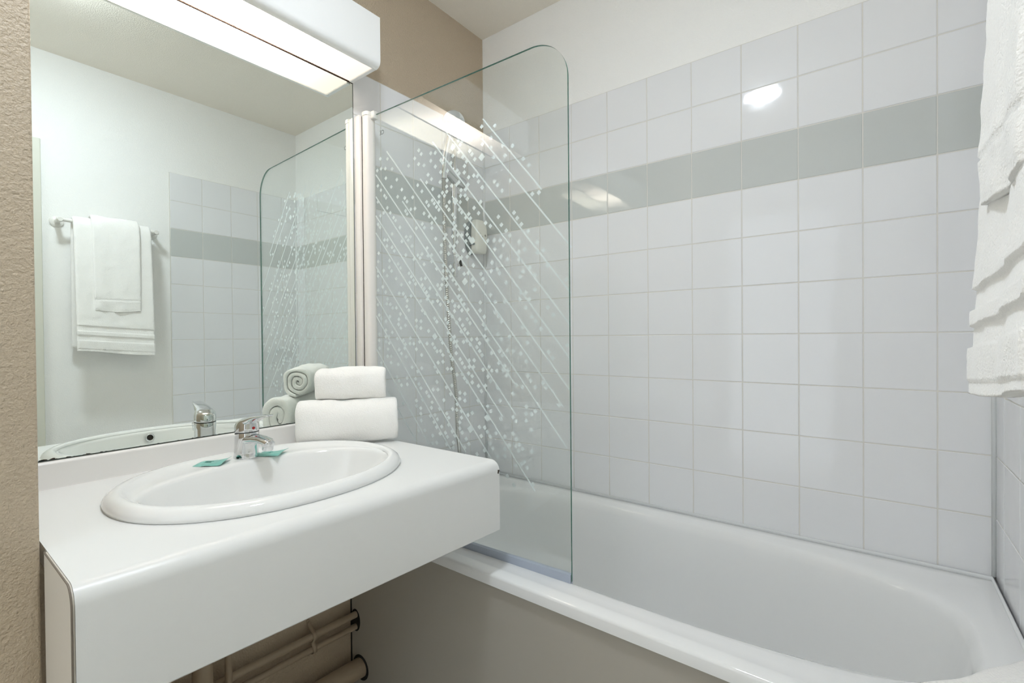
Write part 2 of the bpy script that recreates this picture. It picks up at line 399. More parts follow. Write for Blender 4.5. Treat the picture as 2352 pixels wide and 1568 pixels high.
# ------------------------------------------------------------------ vanity counter
ZC = 0.852; YL, YR = -1.483, -0.690
def front_x(y, d=0.0): return 0.590 + (y - YL)/(YR - YL)*0.046 + d      # the fascia runs slightly out of square
def vanity():
    r = empty('vanity_counter', (0.0, -1.09, 0.676)); tag(r, 'white laminate washstand counter with a deep front fascia', 'counter')
    T = Vector((0.0, -1.09, 0.676)); R = 0.026
    # worktop + fascia in one folded laminate profile
    def prof(y):
        xf = front_x(y); p = [(0.001, ZC), (xf-R, ZC)]
        p += [(xf-R+R*math.sin(t), ZC-R+R*math.cos(t)) for t in [math.pi/2*k/8 for k in range(1, 9)]]
        p += [(xf, 0.679), (xf-0.003, 0.676), (xf-0.022, 0.676), (xf-0.022, ZC-0.032), (0.001, ZC-0.032)]
        return [(x-T.x, y-T.y, z-T.z) for x, z in p]
    bm = bmesh.new(); loft(bm, [prof(YL+0.002), prof(YR)], True, True)
    top = mesh_obj('worktop', bm, 'laminate', r, smooth=True, auto=30)
    # cut-out for the basin
    bm = bmesh.new(); lathe(bm, [(0, -0.1), (1, -0.1), (1, 0.1), (0, 0.1)], Vector((0.305, -1.095, ZC))-T, n=64)
    for v in bm.verts:
        pass
    for v in bm.verts:
        o_ = Vector((0.305, -1.095, ZC))-T; q = v.co - o_
        v.co = o_ + Vector((q.x*0.205, q.y*0.265, q.z))
    cut = mesh_obj('cutter', bm, 'laminate')
    cut.parent = r
    md = top.modifiers.new('hole', 'BOOLEAN'); md.operation = 'DIFFERENCE'; md.object = cut; md.solver = 'EXACT'
    bpy.context.view_layer.update()
    dg = bpy.context.evaluated_depsgraph_get()
    me = bpy.data.meshes.new_from_object(top.evaluated_get(dg))
    top.modifiers.clear(); top.data = me
    for p in me.polygons: p.use_smooth = True
    me.set_sharp_from_angle(angle=math.radians(30))
    bpy.data.objects.remove(cut)
    # end cheek
    xf = front_x(YL); 
    bm = bmesh.new()
    pr_ = [(STUB+0.004, ZC-0.001), (xf-R, ZC-0.001)] + [(xf-R+(R-0.001)*math.sin(t), ZC-R+(R-0.001)*math.cos(t)) for t in [math.pi/2*k/8 for k in range(1, 9)]] + [(xf-0.001, 0.5), (STUB+0.004, 0.5)]
    loft(bm, [[(x-T.x, y-T.y, z-T.z) for x, z in pr_] for y in (YL-0.0015, YL+0.0018)], True, True)
    o = mesh_obj('end_panel', bm, 'end_laminate', r); o['label'] = 'greyish end panel with a thin dark laminate edge'
    bm = bmesh.new()
    pth = [(STUB+0.004, YL-0.0012, ZC-0.0006), (xf-R, YL-0.0012, ZC-0.0006)] + [(xf-R+R*math.sin(t), YL-0.0012, ZC-R+R*math.cos(t)) for t in [math.pi/2*k/8 for k in range(1, 9)]] + [(xf, YL-0.0012, 0.5)]
    tube(bm, [Vector(p)-T for p in pth], 0.0012, 6); mesh_obj('laminate_edge', bm, 'laminate_edge', r)
    # backsplash
    bm = bmesh.new(); pp = [(0.0005, ZC), (0.0145, ZC), (0.013, ZC+0.004), (0.013, 0.902)] + [(0.013-0.007*(1-math.cos(t)), 0.902+0.007*math.sin(t)) for t in [math.pi/2*k/5 for k in range(1, 6)]] + [(0.0005, 0.909)]
    loft(bm, [[(x-T.x, y-T.y, z-T.z) for x, z in pp] for y in (YL+0.001, YR-0.002)], True, True)
    mesh_obj('backsplash', bm, 'splash_white', r, smooth=True, auto=40)
    bm = bmesh.new()
    for k in range(7):
        y = YR-random.uniform(0, .007); z = ZC-0.028+random.uniform(-.005, .004); s = random.uniform(.0005, .0014)
        box(bm, front_x(YR)-0.002-T.x, front_x(YR)+0.0006-T.x, y-s-T.y, y+s-T.y, z-2*s-T.z, z+2*s-T.z)
    mesh_obj('chipped_corner', bm, 'laminate_edge', r)['kind'] = 'stuff'
vanity()

# ------------------------------------------------------------------ washbasin
def washbasin():
    cx, cy_ = 0.298, -1.093
    r = empty('washbasin', (cx, cy_, ZC)); tag(r, 'oval white ceramic washbasin set into the counter', 'washbasin')
    N = 96
    A, B = 0.246, 0.297                       # outer half axes in x and y
    ix, ia, ib = 0.040, 0.164, 0.254          # bowl opening: shifted to the front
    def el(dx, a, b_, z, tilt=0.0, n=2.15):
        out = []
        for k in range(N):
            t = 2*math.pi*k/N; c, s = math.cos(t), math.sin(t)
            q = (abs(c)**n + abs(s)**n)**(-1/n); out.append((dx + a*q*c, b_*q*s, z))
        return out
    rings = [el(0, A-0.012, B-0.012, 0.0003), el(0, A-0.001, B-0.001, 0.001), el(0, A, B, 0.007), el(0, A-0.004, B-0.004, 0.015), el(0.001, A-0.014, B-0.014, 0.0215), el(0.002, A-0.026, B-0.024, 0.0235),
             el(0.004, A-0.036, B-0.030, 0.021), el(0.010, A-0.046, B-0.033, 0.0165), el(0.022, A-0.060, B-0.035, 0.0145),
             el(ix-0.006, ia+0.012, ib+0.006, 0.0148), el(ix, ia+0.004, ib+0.003, 0.0142), el(ix, ia, ib, 0.0118), el(ix+0.0005, ia-0.003, ib-0.003, 0.006), el(ix+0.001, ia-0.008, ib-0.010, -0.015), el(ix, ia-0.016, ib-0.022, -0.045), el(ix-0.003, ia-0.030, ib-0.044, -0.085),
             el(ix-0.010, ia-0.055, ib-0.085, -0.115), el(ix-0.014, ia-0.095, ib-0.150, -0.135), el(ix-0.015, ia-0.142, ib-0.232, -0.143)]
    bm = bmesh.new(); vr = loft(bm, rings); bm.faces.new(vr[-1])
    mesh_obj('bowl', bm, 'ceramic', r, smooth=True)
    bm = bmesh.new(); lathe(bm, [(0, -0.1415), (0.014, -0.1415), (0.020, -0.140), (0.024, -0.141)], (ix-0.015, 0, 0), n=28)
    mesh_obj('drain', bm, 'chrome', r, smooth=True)
    o_ = Vector((ix+ia-0.0115, -0.016, -0.006)); d = Vector((-1, 0, 0.25))
    bm = bmesh.new(); lathe(bm, [(0.013, 0.0), (0.0125, 0.003), (0.0095, 0.004), (0.0085, 0.002), (0.0085, 0.0008), (0, 0.0008)], o_, axis=d, n=28)
    for f in bm.faces:
        if all((v.co-o_).length < 0.0093 for v in f.verts): f.material_index = 1
    mesh_obj('overflow', bm, ('chrome', 'shadow_gap'), r, smooth=True)
washbasin()

# ------------------------------------------------------------------ basin tap
def basin_tap():
    r = empty('basin_tap', (0.128, -1.076, ZC+0.0145)); r.rotation_euler = (0, 0, math.radians(7)); r.scale = (1.08, 1.1, 1.0); tag(r, 'chrome single-lever mixer tap on the rim of the washbasin', 'tap')
    N = 40
    def ov(cx, a, b_, z, tx=0.0): return [(cx + a*math.cos(2*math.pi*k/N), b_*math.sin(2*math.pi*k/N), z + tx*a*math.cos(2*math.pi*k/N)) for k in range(N)]
    bm = bmesh.new()
    vr = loft(bm, [ov(0, 0.0285, 0.0265, 0.0), ov(0, 0.0285, 0.0265, 0.003), ov(0.000, 0.0265, 0.025, 0.012), ov(0.001, 0.0255, 0.0245, 0.028), ov(0.003, 0.027, 0.0245, 0.045), ov(0.003, 0.0275, 0.0245, 0.058, 0.04), ov(0.003, 0.0265, 0.0242, 0.063, 0.06)])
    bm.faces.new(vr[0][::-1]); bm.faces.new(vr[-1])
    mesh_obj('body', bm, 'chrome', r, smooth=True, auto=50)
    # spout: oval section sweeping forward
    bm = bmesh.new(); rings = []
    for x, z, a, h in ((0.008, 0.044, 0.021, 0.018), (0.025, 0.048, 0.020, 0.0135), (0.045, 0.0505, 0.0165, 0.0105), (0.065, 0.0505, 0.0145, 0.009), (0.082, 0.0480, 0.0140, 0.0085), (0.092, 0.0450, 0.0125, 0.0075), (0.0965, 0.0430, 0.009, 0.005)):
        rings.append([(x + 0.25*h*math.sin(t), a*math.cos(t), z + h*math.sin(t)) for t in [2*math.pi*k/28 for k in range(28)]])
    loft(bm, rings, True, True); mesh_obj('spout', bm, 'chrome', r, smooth=True, auto=60)
    bm = bmesh.new(); lathe(bm, [(0, 0), (0.0105, 0), (0.0115, 0.002), (0.0115, 0.010), (0.0125, 0.011), (0.0125, 0.017), (0, 0.017)], (0.083, 0, 0.0275), axis=(0.12, 0, 1), n=28)
    mesh_obj('aerator', bm, 'chrome', r, smooth=True, auto=40)
    bm = bmesh.new(); lathe(bm, [(0.0245, 0), (0.0245, 0.0022)], (0.0035, 0, 0.0632), axis=(-0.06, 0, 1), n=36); mesh_obj('gap_ring', bm, 'dark_rubber', r, smooth=True)
    # lever: domed cap drawn out into a flat blade
    bm = bmesh.new()
    loft(bm, [ov(0.003, 0.0268, 0.0243, 0.0655, 0.05), ov(0.003, 0.0272, 0.0246, 0.072, 0.05), ov(0.003, 0.0268, 0.0242, 0.082, 0.10), ov(0.005, 0.0245, 0.0222, 0.091, 0.16), ov(0.008, 0.0190, 0.0175, 0.0975, 0.2), ov(0.011, 0.009, 0.009, 0.1005, 0.2)], True, True)
    mesh_obj('lever_cap', bm, 'chrome', r, smooth=True, auto=50)
    bm = bmesh.new(); rings = []
    for x, zt, zb, hw in ((0.004, 0.0995, 0.078, 0.0195), (0.022, 0.1045, 0.083, 0.0190), (0.040, 0.1080, 0.094, 0.0170), (0.058, 0.1105, 0.1020, 0.0150), (0.075, 0.1125, 0.1065, 0.0135), (0.088, 0.1132, 0.1090, 0.0110), (0.094, 0.1130, 0.1105, 0.0070)):
        rings.append([(x, hw*math.copysign(abs(math.cos(t))**0.7, math.cos(t)), (zt+zb)/2 + (zt-zb)/2*math.copysign(abs(math.sin(t))**0.8, math.sin(t))) for t in [2*math.pi*k/24 for k in range(24)]])
    loft(bm, rings, True, True); mesh_obj('lever', bm, 'chrome', r, smooth=True, auto=60)
    bm = bmesh.new(); lathe(bm, [(0, 0.0012), (0.003, 0.0012), (0.0036, 0)], (0.0298, 0.0, 0.0760), axis=(1, 0, 0.1), n=16); o = mesh_obj('red_dot', bm, 'red_dot', r); o['label'] = 'red hot-water mark'
basin_tap()

# ------------------------------------------------------------------ sachets
def sachet(x, y, rz, label, seed):
    rnd = random.Random(seed)
    r = empty('sachet', (x, y, ZC+0.0150)); r.rotation_euler = (0, 0, rz); tag(r, label, 'sachet', 'green sachets on the washbasin')
    bm = bmesh.new(); nx, ny = 14, 12; wx, wy = 0.069, 0.055; g = {}
    for s in (0, 1):
        for i in range(nx+1):
            for j in range(ny+1):
                u, v = i/nx, j/ny; edge = min(u, 1-u, v, 1-v)
                puff = 0.0028*min(1, max(0, edge-0.07)/0.12)
                lift = 0.007*max(0, u-0.5)**2*4*(0.4+v) + 0.0012*math.sin(9*u+seed)*math.cos(6*v)
                g[s, i, j] = bm.verts.new(((u-0.5)*wx, (v-0.5)*wy, 0.0004 + max(lift, 0) + (puff if s else 0) + 0.0003*s + (rnd.uniform(0, .0006) if s else 0)))
    for s in (0, 1):
        for i in range(nx):
            for j in range(ny): bm.faces.new((g[s, i, j], g[s, i+1, j], g[s, i+1, j+1], g[s, i, j+1]))
    for i in range(nx):
        for j in (0, ny): bm.faces.new((g[0, i, j], g[0, i+1, j], g[1, i+1, j], g[1, i, j]))
    for j in range(ny):
        for i in (0, nx): bm.faces.new((g[0, i, j], g[0, i, j+1], g[1, i, j+1], g[1, i, j]))
    mesh_obj('sachet_body', bm, 'sachet_green', r, smooth=True, auto=50)
    bm = bmesh.new()
    for k, (w_, yy) in enumerate(((0.020, 0.006), (0.014, 0.001), (0.018, -0.005))):
        box(bm, -w_/2-0.006, w_/2-0.006, yy-0.0008, yy+0.0008, 0.0042, 0.0046)
    mesh_obj('printed_lines', bm, 'sachet_ink', r)
sachet(0.128, -1.157, 0.75, 'thin green sachet lying on the basin rim, wholly in view beside the tap', 3)
sachet(0.150, -1.027, 0.62, 'thin green sachet lying on the basin rim, half hidden behind the tap spout', 8)

# ------------------------------------------------------------------ towels on the counter
def rolled(name, label, mid, ang, length, w_, h_, turns, th, seed, z0):
    """a towel rolled up flat: spiral sheet of real thickness, axis along ang"""
    rnd = random.Random(seed)
    r = empty(name, (mid[0], mid[1], z0)); r.rotation_euler = (0, 0, ang); tag(r, label, 'towel', 'rolled towels on the counter')
    K = int(46*turns); NL = 26
    def spiral(k, off):
        t = k/K; ph = -math.pi*0.55 - 2*math.pi*turns*(1-t)
        s = (h_/2 - th*turns*(1-t)*1.04)                          # half height of this turn
        flat = w_/2 - h_/2
        c, si = math.cos(ph), math.sin(ph)
        q = (abs(c)**2.5 + abs(si)**2.5)**(-1/2.5)
        rr_ = max(s - off, 0.002)
        return (flat*math.copysign(min(1, abs(c)*1.5), c)*(0.55+0.45*t) + q*rr_*c, h_/2 + q*rr_*si)
    bm = bmesh.new(); g = {}
    for i in range(NL+1):
        u = i/NL; x = (u-0.5)*length
        e = max(0, abs(u-0.5)*2-0.86)/0.14
        for k in range(K+1):
            for s, off in ((0, 0.0), (1, th*0.97)):
                y, z = spiral(k, off + (0.0035*e*e if s == 0 else -0.002*e*e*0))
                t = k/K
                xx = x + math.copysign(1, u-0.5)*(-0.012*(1-t)*(1 if abs(u-0.5) > 0.49 else 0.0))*abs(math.sin(3*t+seed))
                p = Vector((xx, y, z)); nv = noise.noise_vector(p*26 + Vector((seed, 0, 0)))*0.0045 + noise.noise_vector(p*90)*0.0012
                sag = 0.003*math.sin(5*u+seed)
                g[i, k, s] = bm.verts.new((p.x+nv.x*0.6, p.y+nv.y, max(0.0006, p.z+nv.z+sag*(p.z/h_))))
    for i in range(NL):
        for k in range(K):
            bm.faces.new((g[i, k, 0], g[i+1, k, 0], g[i+1, k+1, 0], g[i, k+1, 0])); bm.faces.new((g[i, k, 1], g[i, k+1, 1], g[i+1, k+1, 1], g[i+1, k, 1]))
        for k in (0, K): bm.faces.new((g[i, k, 0], g[i, k, 1], g[i+1, k, 1], g[i+1, k, 0]))
    for k in range(K):
        for i in (0, NL): bm.faces.new((g[i, k, 0], g[i, k+1, 0], g[i, k+1, 1], g[i, k, 1]))
    o = mesh_obj('towel_roll', bm, 'towel_white', r, smooth=True)
    md = o.modifiers.new('soft', 'SUBSURF'); md.levels = 1; md.render_levels = 1
    return r
rolled('rolled_towel', 'thick folded white bath towel on the counter under the smaller roll', (0.138, -0.790), math.radians(55), 0.286, 0.120, 0.143, 2.1, 0.0255, 2, ZC+0.001)
rolled('rolled_towel', 'small white towel roll lying on top of the thicker folded towel', (0.121, -0.765), math.radians(50), 0.203, 0.104, 0.106, 3.2, 0.0140, 5, ZC+0.1235)

# ------------------------------------------------------------------ shower screen
GH = Vector((0.083, -0.633, 0)); GE = Vector((0.795, -0.607, 0)); GW = (GE-GH).length
ge = (GE-GH)/GW; gn = Vector((ge.y, -ge.x, 0))             # gn points to the room side
def gpt(u, z, d=0.0): return GH + ge*u + gn*d + Vector((0, 0, z))
STRIPES="443,1768,633,1537 439,1714,717,1380 304,1768,714,1269 249,1752,712,1190 326,1575,711,1107 195,1652,710,1030 41,1772,689,989 114,1597,700,887 -14,1707,548,1033 -15,1634,545,957 -16,1571,503,947 -17,1514,605,763 -19,1402,473,814 -21,1304,369,834 -22,1240,310,835 -24,1131,220,839 35,987,167,839"
SQUARES="10,1754 45,1746 13,1721 34,1717 67,1709 -6,1719 36,1685 89,1670 62,1652 -4,1668 11,1651 28,1630 36,1621 92,1615 112,1634 125,1605 135,1592 161,1601 42,1588 -5,1615 128,1564 152,1565 171,1564 144,1702 172,1719 190,1740 201,1726 189,1698 212,1689 241,1696 242,1719 260,1716 260,1675 229,1657 243,1641 222,1635 184,1634 202,1612 248,1610 222,1576 230,1564 246,1577 254,1566 263,1554 273,1544 273,1567 283,1689 290,1680 323,1672 331,1691 282,1654 309,1652 279,1625 307,1625 305,1607 325,1606 288,1592 305,1592 296,1582 274,1584 315,1560 304,1549 313,1538 347,1645 354,1635 353,1610 344,1605 361,1586 359,1570 376,1568 384,1557 357,1552 378,1585 387,1597 390,1617 374,1634 375,1652 383,1663 369,1679 354,1697 359,1716 367,1725 352,1730 352,1743 369,1742 387,1742 396,1752 404,1741 402,1721 395,1690 403,1679 413,1663 409,1618 354,1532 409,1527 439,1747 485,1738 471,1708 441,1698 471,1681 511,1678 543,1669 480,1653 519,1649 577,1627 594,1607 482,1587 492,1575 534,1579 507,1557 426,1598 439,1579 422,1614 604,1531 624,1531 433,1540 546,1492 7,1567 24,1574 56,1569 135,1553 210,1543 232,1531 257,1521 243,1509 243,1494 202,1512 211,1500 176,1503 72,1551 81,1541 101,1516 -5,1541 6,1529 63,1500 130,1482 149,1480 138,1471 110,1470 156,1450 26,1485 41,1483 38,1464 63,1457 73,1444 127,1425 -4,1445 258,1460 292,1503 328,1521 335,1511 331,1496 339,1486 331,1478 300,1466 293,1456 327,1458 346,1459 362,1457 344,1439 332,1429 316,1431 331,1415 342,1401 282,1438 280,1417 310,1409 181,1419 199,1420 191,1409 163,1408 208,1388 222,1436 225,1412 240,1413 241,1394 261,1370 288,1377 287,1360 304,1360 317,1371 327,1359 302,1338 285,1337 317,1344 327,1331 339,1319 350,1363 350,1388 360,1394 368,1412 382,1393 392,1402 377,1437 382,1456 391,1445 374,1483 383,1474 378,1505 395,1500 389,1513 363,1522 370,1345 385,1346 400,1327 402,1309 404,1366 301,1317 282,1320 265,1320 275,1308 213,1345 195,1344 199,1325 208,1314 217,1302 226,1290 220,1281 232,1313 170,1331 161,1343 151,1355 141,1366 144,1337 105,1333 81,1354 37,1367 59,1380 48,1393 20,1385 -8,1386 50,1415 -7,1418 91,1400 102,1386 15,1332 -9,1322 29,1314 94,1306 113,1304 123,1292 131,1280 149,1295 38,1291 34,1275 51,1273 -11,1275 192,1276 243,1271 264,1273 275,1262 262,1293 297,1281 307,1269 323,1269 349,1283 357,1271 368,1258 351,1303 -8,1369 425,1510 466,1468 494,1489 504,1466 520,1448 532,1434 556,1476 569,1458 590,1437 618,1405 562,1413 579,1391 560,1387 561,1366 618,1379 636,1383 479,1427 499,1425 511,1411 481,1403 501,1380 523,1371 471,1367 468,1345 488,1348 496,1336 432,1340 438,1325 447,1314 519,1309 574,1334 564,1321 594,1342 611,1322 648,1343 464,1280 428,1260 481,1259 513,1258 565,1279 581,1278 610,1284 562,1262 593,1261 702,1303 450,1479 457,1429 -5,1240 6,1228 29,1218 48,1233 28,1189 -5,1176 59,1181 -6,1156 27,1168 43,1168 28,1151 44,1146 83,1161 -5,1129 37,1127 35,1104 53,1104 3,1080 52,1083 86,1078 91,1126 101,1113 124,1103 121,1143 111,1155 142,1145 159,1145 144,1162 117,1130 170,1128 172,1217 192,1214 172,1198 191,1193 224,1184 90,1207 99,1240 91,1223 122,1203 100,1195 126,1227 138,1251 129,1262 80,1260 63,1260 198,1247 210,1238 250,1222 259,1211 295,1218 304,1207 217,1145 185,1151 241,1144 250,1132 259,1122 274,1123 283,1111 193,1110 275,1159 282,1148 263,1088 283,1091 301,1071 317,1071 250,1075 260,1061 193,1069 150,1071 175,1059 165,1035 127,1036 79,1037 89,1025 100,1012 128,1016 180,1020 189,1008 213,996 223,985 241,1006 261,1007 257,1030 168,967 195,971 236,967 285,977 296,1016 318,1022 313,997 349,1003 368,1001 348,985 368,981 338,1055 358,1058 367,1046 377,1036 383,1060 396,1053 396,1035 351,1100 359,1089 368,1077 385,1097 385,1079 404,1098 401,1079 305,1177 317,1157 330,1165 327,1149 339,1152 337,1137 336,1117 305,1123 314,1109 320,1099 365,1150 378,1154 390,1143 395,1157 370,1186 381,1175 362,1198 356,1180 339,1206 351,1215 380,1215 390,1203 382,1242 360,1241 331,1240 322,1225 312,1234 303,1247 348,1252 333,1255 427,1238 442,1220 439,1198 447,1187 480,1231 491,1220 501,1205 489,1171 500,1158 528,1164 443,1166 454,1155 415,1158 424,1146 414,1135 424,1124 433,1113 466,1119 494,1125 503,1113 520,1127 539,1126 564,1119 581,1099 570,1189 587,1171 585,1148 581,1239 599,1215 611,1203 627,1183 648,1237 664,1217 703,1141 649,1124 661,1109 457,1081 436,1073 466,1070 484,1071 491,1092 511,1085 506,1073 521,1073 517,1059 453,1054 462,1042 549,1035 568,1031 586,1061 594,1049 608,1033 632,1045 640,1034 537,1012 494,990 419,1026 429,1012 444,1028 487,1024 417,985 108,954 168,951 233,950 187,945 187,928 188,907 228,925 248,930 258,917 243,908 254,893 275,897 269,875 290,880 298,869 296,938 304,926 303,905 317,887 328,876 267,950 176,874 204,878 237,866 237,843 254,846 294,847 322,855 321,839 338,969 320,953 336,952 354,950 354,931 347,917 347,899 356,888 371,871 381,858 365,846 379,941 395,948 451,971 462,958 496,941 537,949 547,939 580,980 579,962 596,962 608,971 579,943 595,921 421,910 440,911 449,900 459,888 427,886 479,900 458,869 468,857 438,847 411,833 484,836 509,841 509,860 524,872 509,894 536,905 547,891 557,878 567,868 554,861 546,872 596,865 545,820 563,828 572,834 581,820 678,992 598,779 537,767 516,788"
BIG="331,1716 339,1558 438,1663 401,1436 372,1323 250,1167 387,901 449,939"

def shower_screen():
    r = empty('shower_screen', (0.40, -0.62, 0.56)); tag(r, 'clear glass bath screen printed with white stripes and small squares', 'shower screen'); T = Vector((0.40, -0.62, 0.56))
    z0, z1, RC, ul = 0.560, 1.902, 0.105, -0.020
    out = [(ul, z0), (GW, z0)] + [(GW-RC+RC*math.cos(t), z1-RC+RC*math.sin(t)) for t in [math.pi/2*k/24 for k in range(25)]] + [(ul, z1)]
    bm = bmesh.new(); th = 0.003
    a = [bm.verts.new(gpt(u, z, th)-T) for u, z in out]; b_ = [bm.verts.new(gpt(u, z, -th)-T) for u, z in out]
    bm.faces.new(a); bm.faces.new(b_[::-1])
    for k in range(len(out)):
        f = bm.faces.new((a[k], b_[k], b_[(k+1) % len(out)], a[(k+1) % len(out)])); f.material_index = 1
    pane = mesh_obj('glass_pane', bm, ('screen_glass', 'glass_edge'), r)
    # white print on the far face of the pane
    bm = bmesh.new(); ang = math.radians(-50.4); d = (math.cos(ang), math.sin(ang)); n = (-d[1], d[0])
    def quad(u, z, hl, hw, off):
        cs = [(u + d[0]*a_ + n[0]*b2, z + d[1]*a_ + n[1]*b2) for a_, b2 in ((-hl, -hw), (hl, -hw), (hl, hw), (-hl, hw))]
        cs = [(min(max(p, ul+0.001), GW-0.001), q) for p, q in cs]
        bm.faces.new([bm.verts.new(gpt(p, q, off)-T) for p, q in cs])
    def q2(u0_, z0_, u1_, z1_, hw, off):
        cs = [(u0_ - n[0]*hw, z0_ - n[1]*hw), (u1_ - n[0]*hw, z1_ - n[1]*hw), (u1_ + n[0]*hw, z1_ + n[1]*hw), (u0_ + n[0]*hw, z0_ + n[1]*hw)]
        bm.faces.new([bm.verts.new(gpt(p, q, off)-T) for p, q in cs])
    for s in STRIPES.split():
        a_, b2, c_, e_ = [float(v)/1000 for v in s.split(',')]; q2(a_, b2, c_, e_, 0.0021, -0.0034)
    for i, s in enumerate(SQUARES.split()):
        u, z = [float(v)/1000 for v in s.split(',')]; quad(u, z, 0.0050, 0.0050, -0.0034)
    for s in BIG.split():
        u, z = [float(v)/1000 for v in s.split(',')]; quad(u, z, 0.0082, 0.0082, -0.0034)
    o = mesh_obj('printed_pattern', bm, 'frosted_ink', pane); o['kind'] = 'stuff'; o['label'] = 'white printed stripes and little squares'
    # CE mark, printed to be read from inside the bath
    cu = bpy.data.curves.new('ce_mark', 'FONT'); cu.body = 'CE'; cu.size = 0.020; cu.align_x = 'CENTER'; cu.align_y = 'CENTER'; cu.fill_mode = 'BOTH'
    tmp = bpy.data.objects.new('ce_mark_text', cu); C.objects.link(tmp); bpy.context.view_layer.update()
    me = bpy.data.meshes.new_from_object(tmp.evaluated_get(bpy.context.evaluated_depsgraph_get())); bpy.data.objects.remove(tmp)
    me.materials.clear(); me.materials.append(MATS['ink_black'])
    for v in me.vertices:
        p = gpt(0.019 - v.co.x*0.9, 1.838 + v.co.y, -0.0035) - T; v.co = p
    o = bpy.data.objects.new('ce_mark', me); C.objects.link(o); o.parent = pane; o['label'] = 'small black CE mark'
    # profiles and hinge
    def pbox(name, m, *a, bevel=0.0):
        bm = bmesh.new(); box(bm, *a, bevel=bevel, seg=2)
        for v in bm.verts: v.co -= T
        return mesh_obj(name, bm, m, r, smooth=bool(bevel), auto=50)
    pbox('wall_profile', 'profile_white', 0.0008, 0.030, -0.6655, -0.624, 0.572, 1.905, bevel=0.003)
    bm = bmesh.new()
    N = 28; sec = []
    for k in range(N):
        t = 2*math.pi*k/N; c, s = math.cos(t), math.sin(t); q = (abs(c)**3 + abs(s)**3)**(-1/3)
        sec.append((0.0475 + 0.0165*q*c, -0.6405 + 0.0195*q*s))
    loft(bm, [[(x-T.x, y-T.y, z-T.z) for x, y in sec] for z in (0.572, 1.903)], True, True)
    mesh_obj('hinge_profile', bm, 'profile_white', r, smooth=True, auto=50)
    pbox('profile_gap', 'shadow_gap', 0.0295, 0.0325, -0.6560, -0.630, 0.575, 1.903)
    bm = bmesh.new(); loft(bm, [[(0.0475+(x-0.0475)*1.07-T.x, -0.6405+(y+0.6405)*1.07-T.y, z-T.z) for x, y in sec] for z in (1.899, 1.911)], True, True)
    o = mesh_obj('hinge_cap', bm, 'white_plastic', r, smooth=True, auto=50)
    pbox('glass_clip', 'white_plastic', 0.062, 0.079, -0.6450, -0.6250, 1.888, 1.913, bevel=0.003)
    bm = bmesh.new()
    for u0_, u1_ in ((-0.02, GW-0.001),):
        vs_ = [gpt(u, z, d_)-T for u in (u0_, u1_) for d_ in (-0.006, 0.006) for z in (0.5525, 0.578)]
        q = [bm.verts.new(p) for p in vs_]
        for f in ((0, 1, 3, 2), (4, 6, 7, 5), (0, 4, 5, 1), (2, 3, 7, 6), (0, 2, 6, 4), (1, 5, 7, 3)): bm.faces.new([q[i] for i in f])
    mesh_obj('bottom_seal', bm, 'seal_plastic', r)
shower_screen()

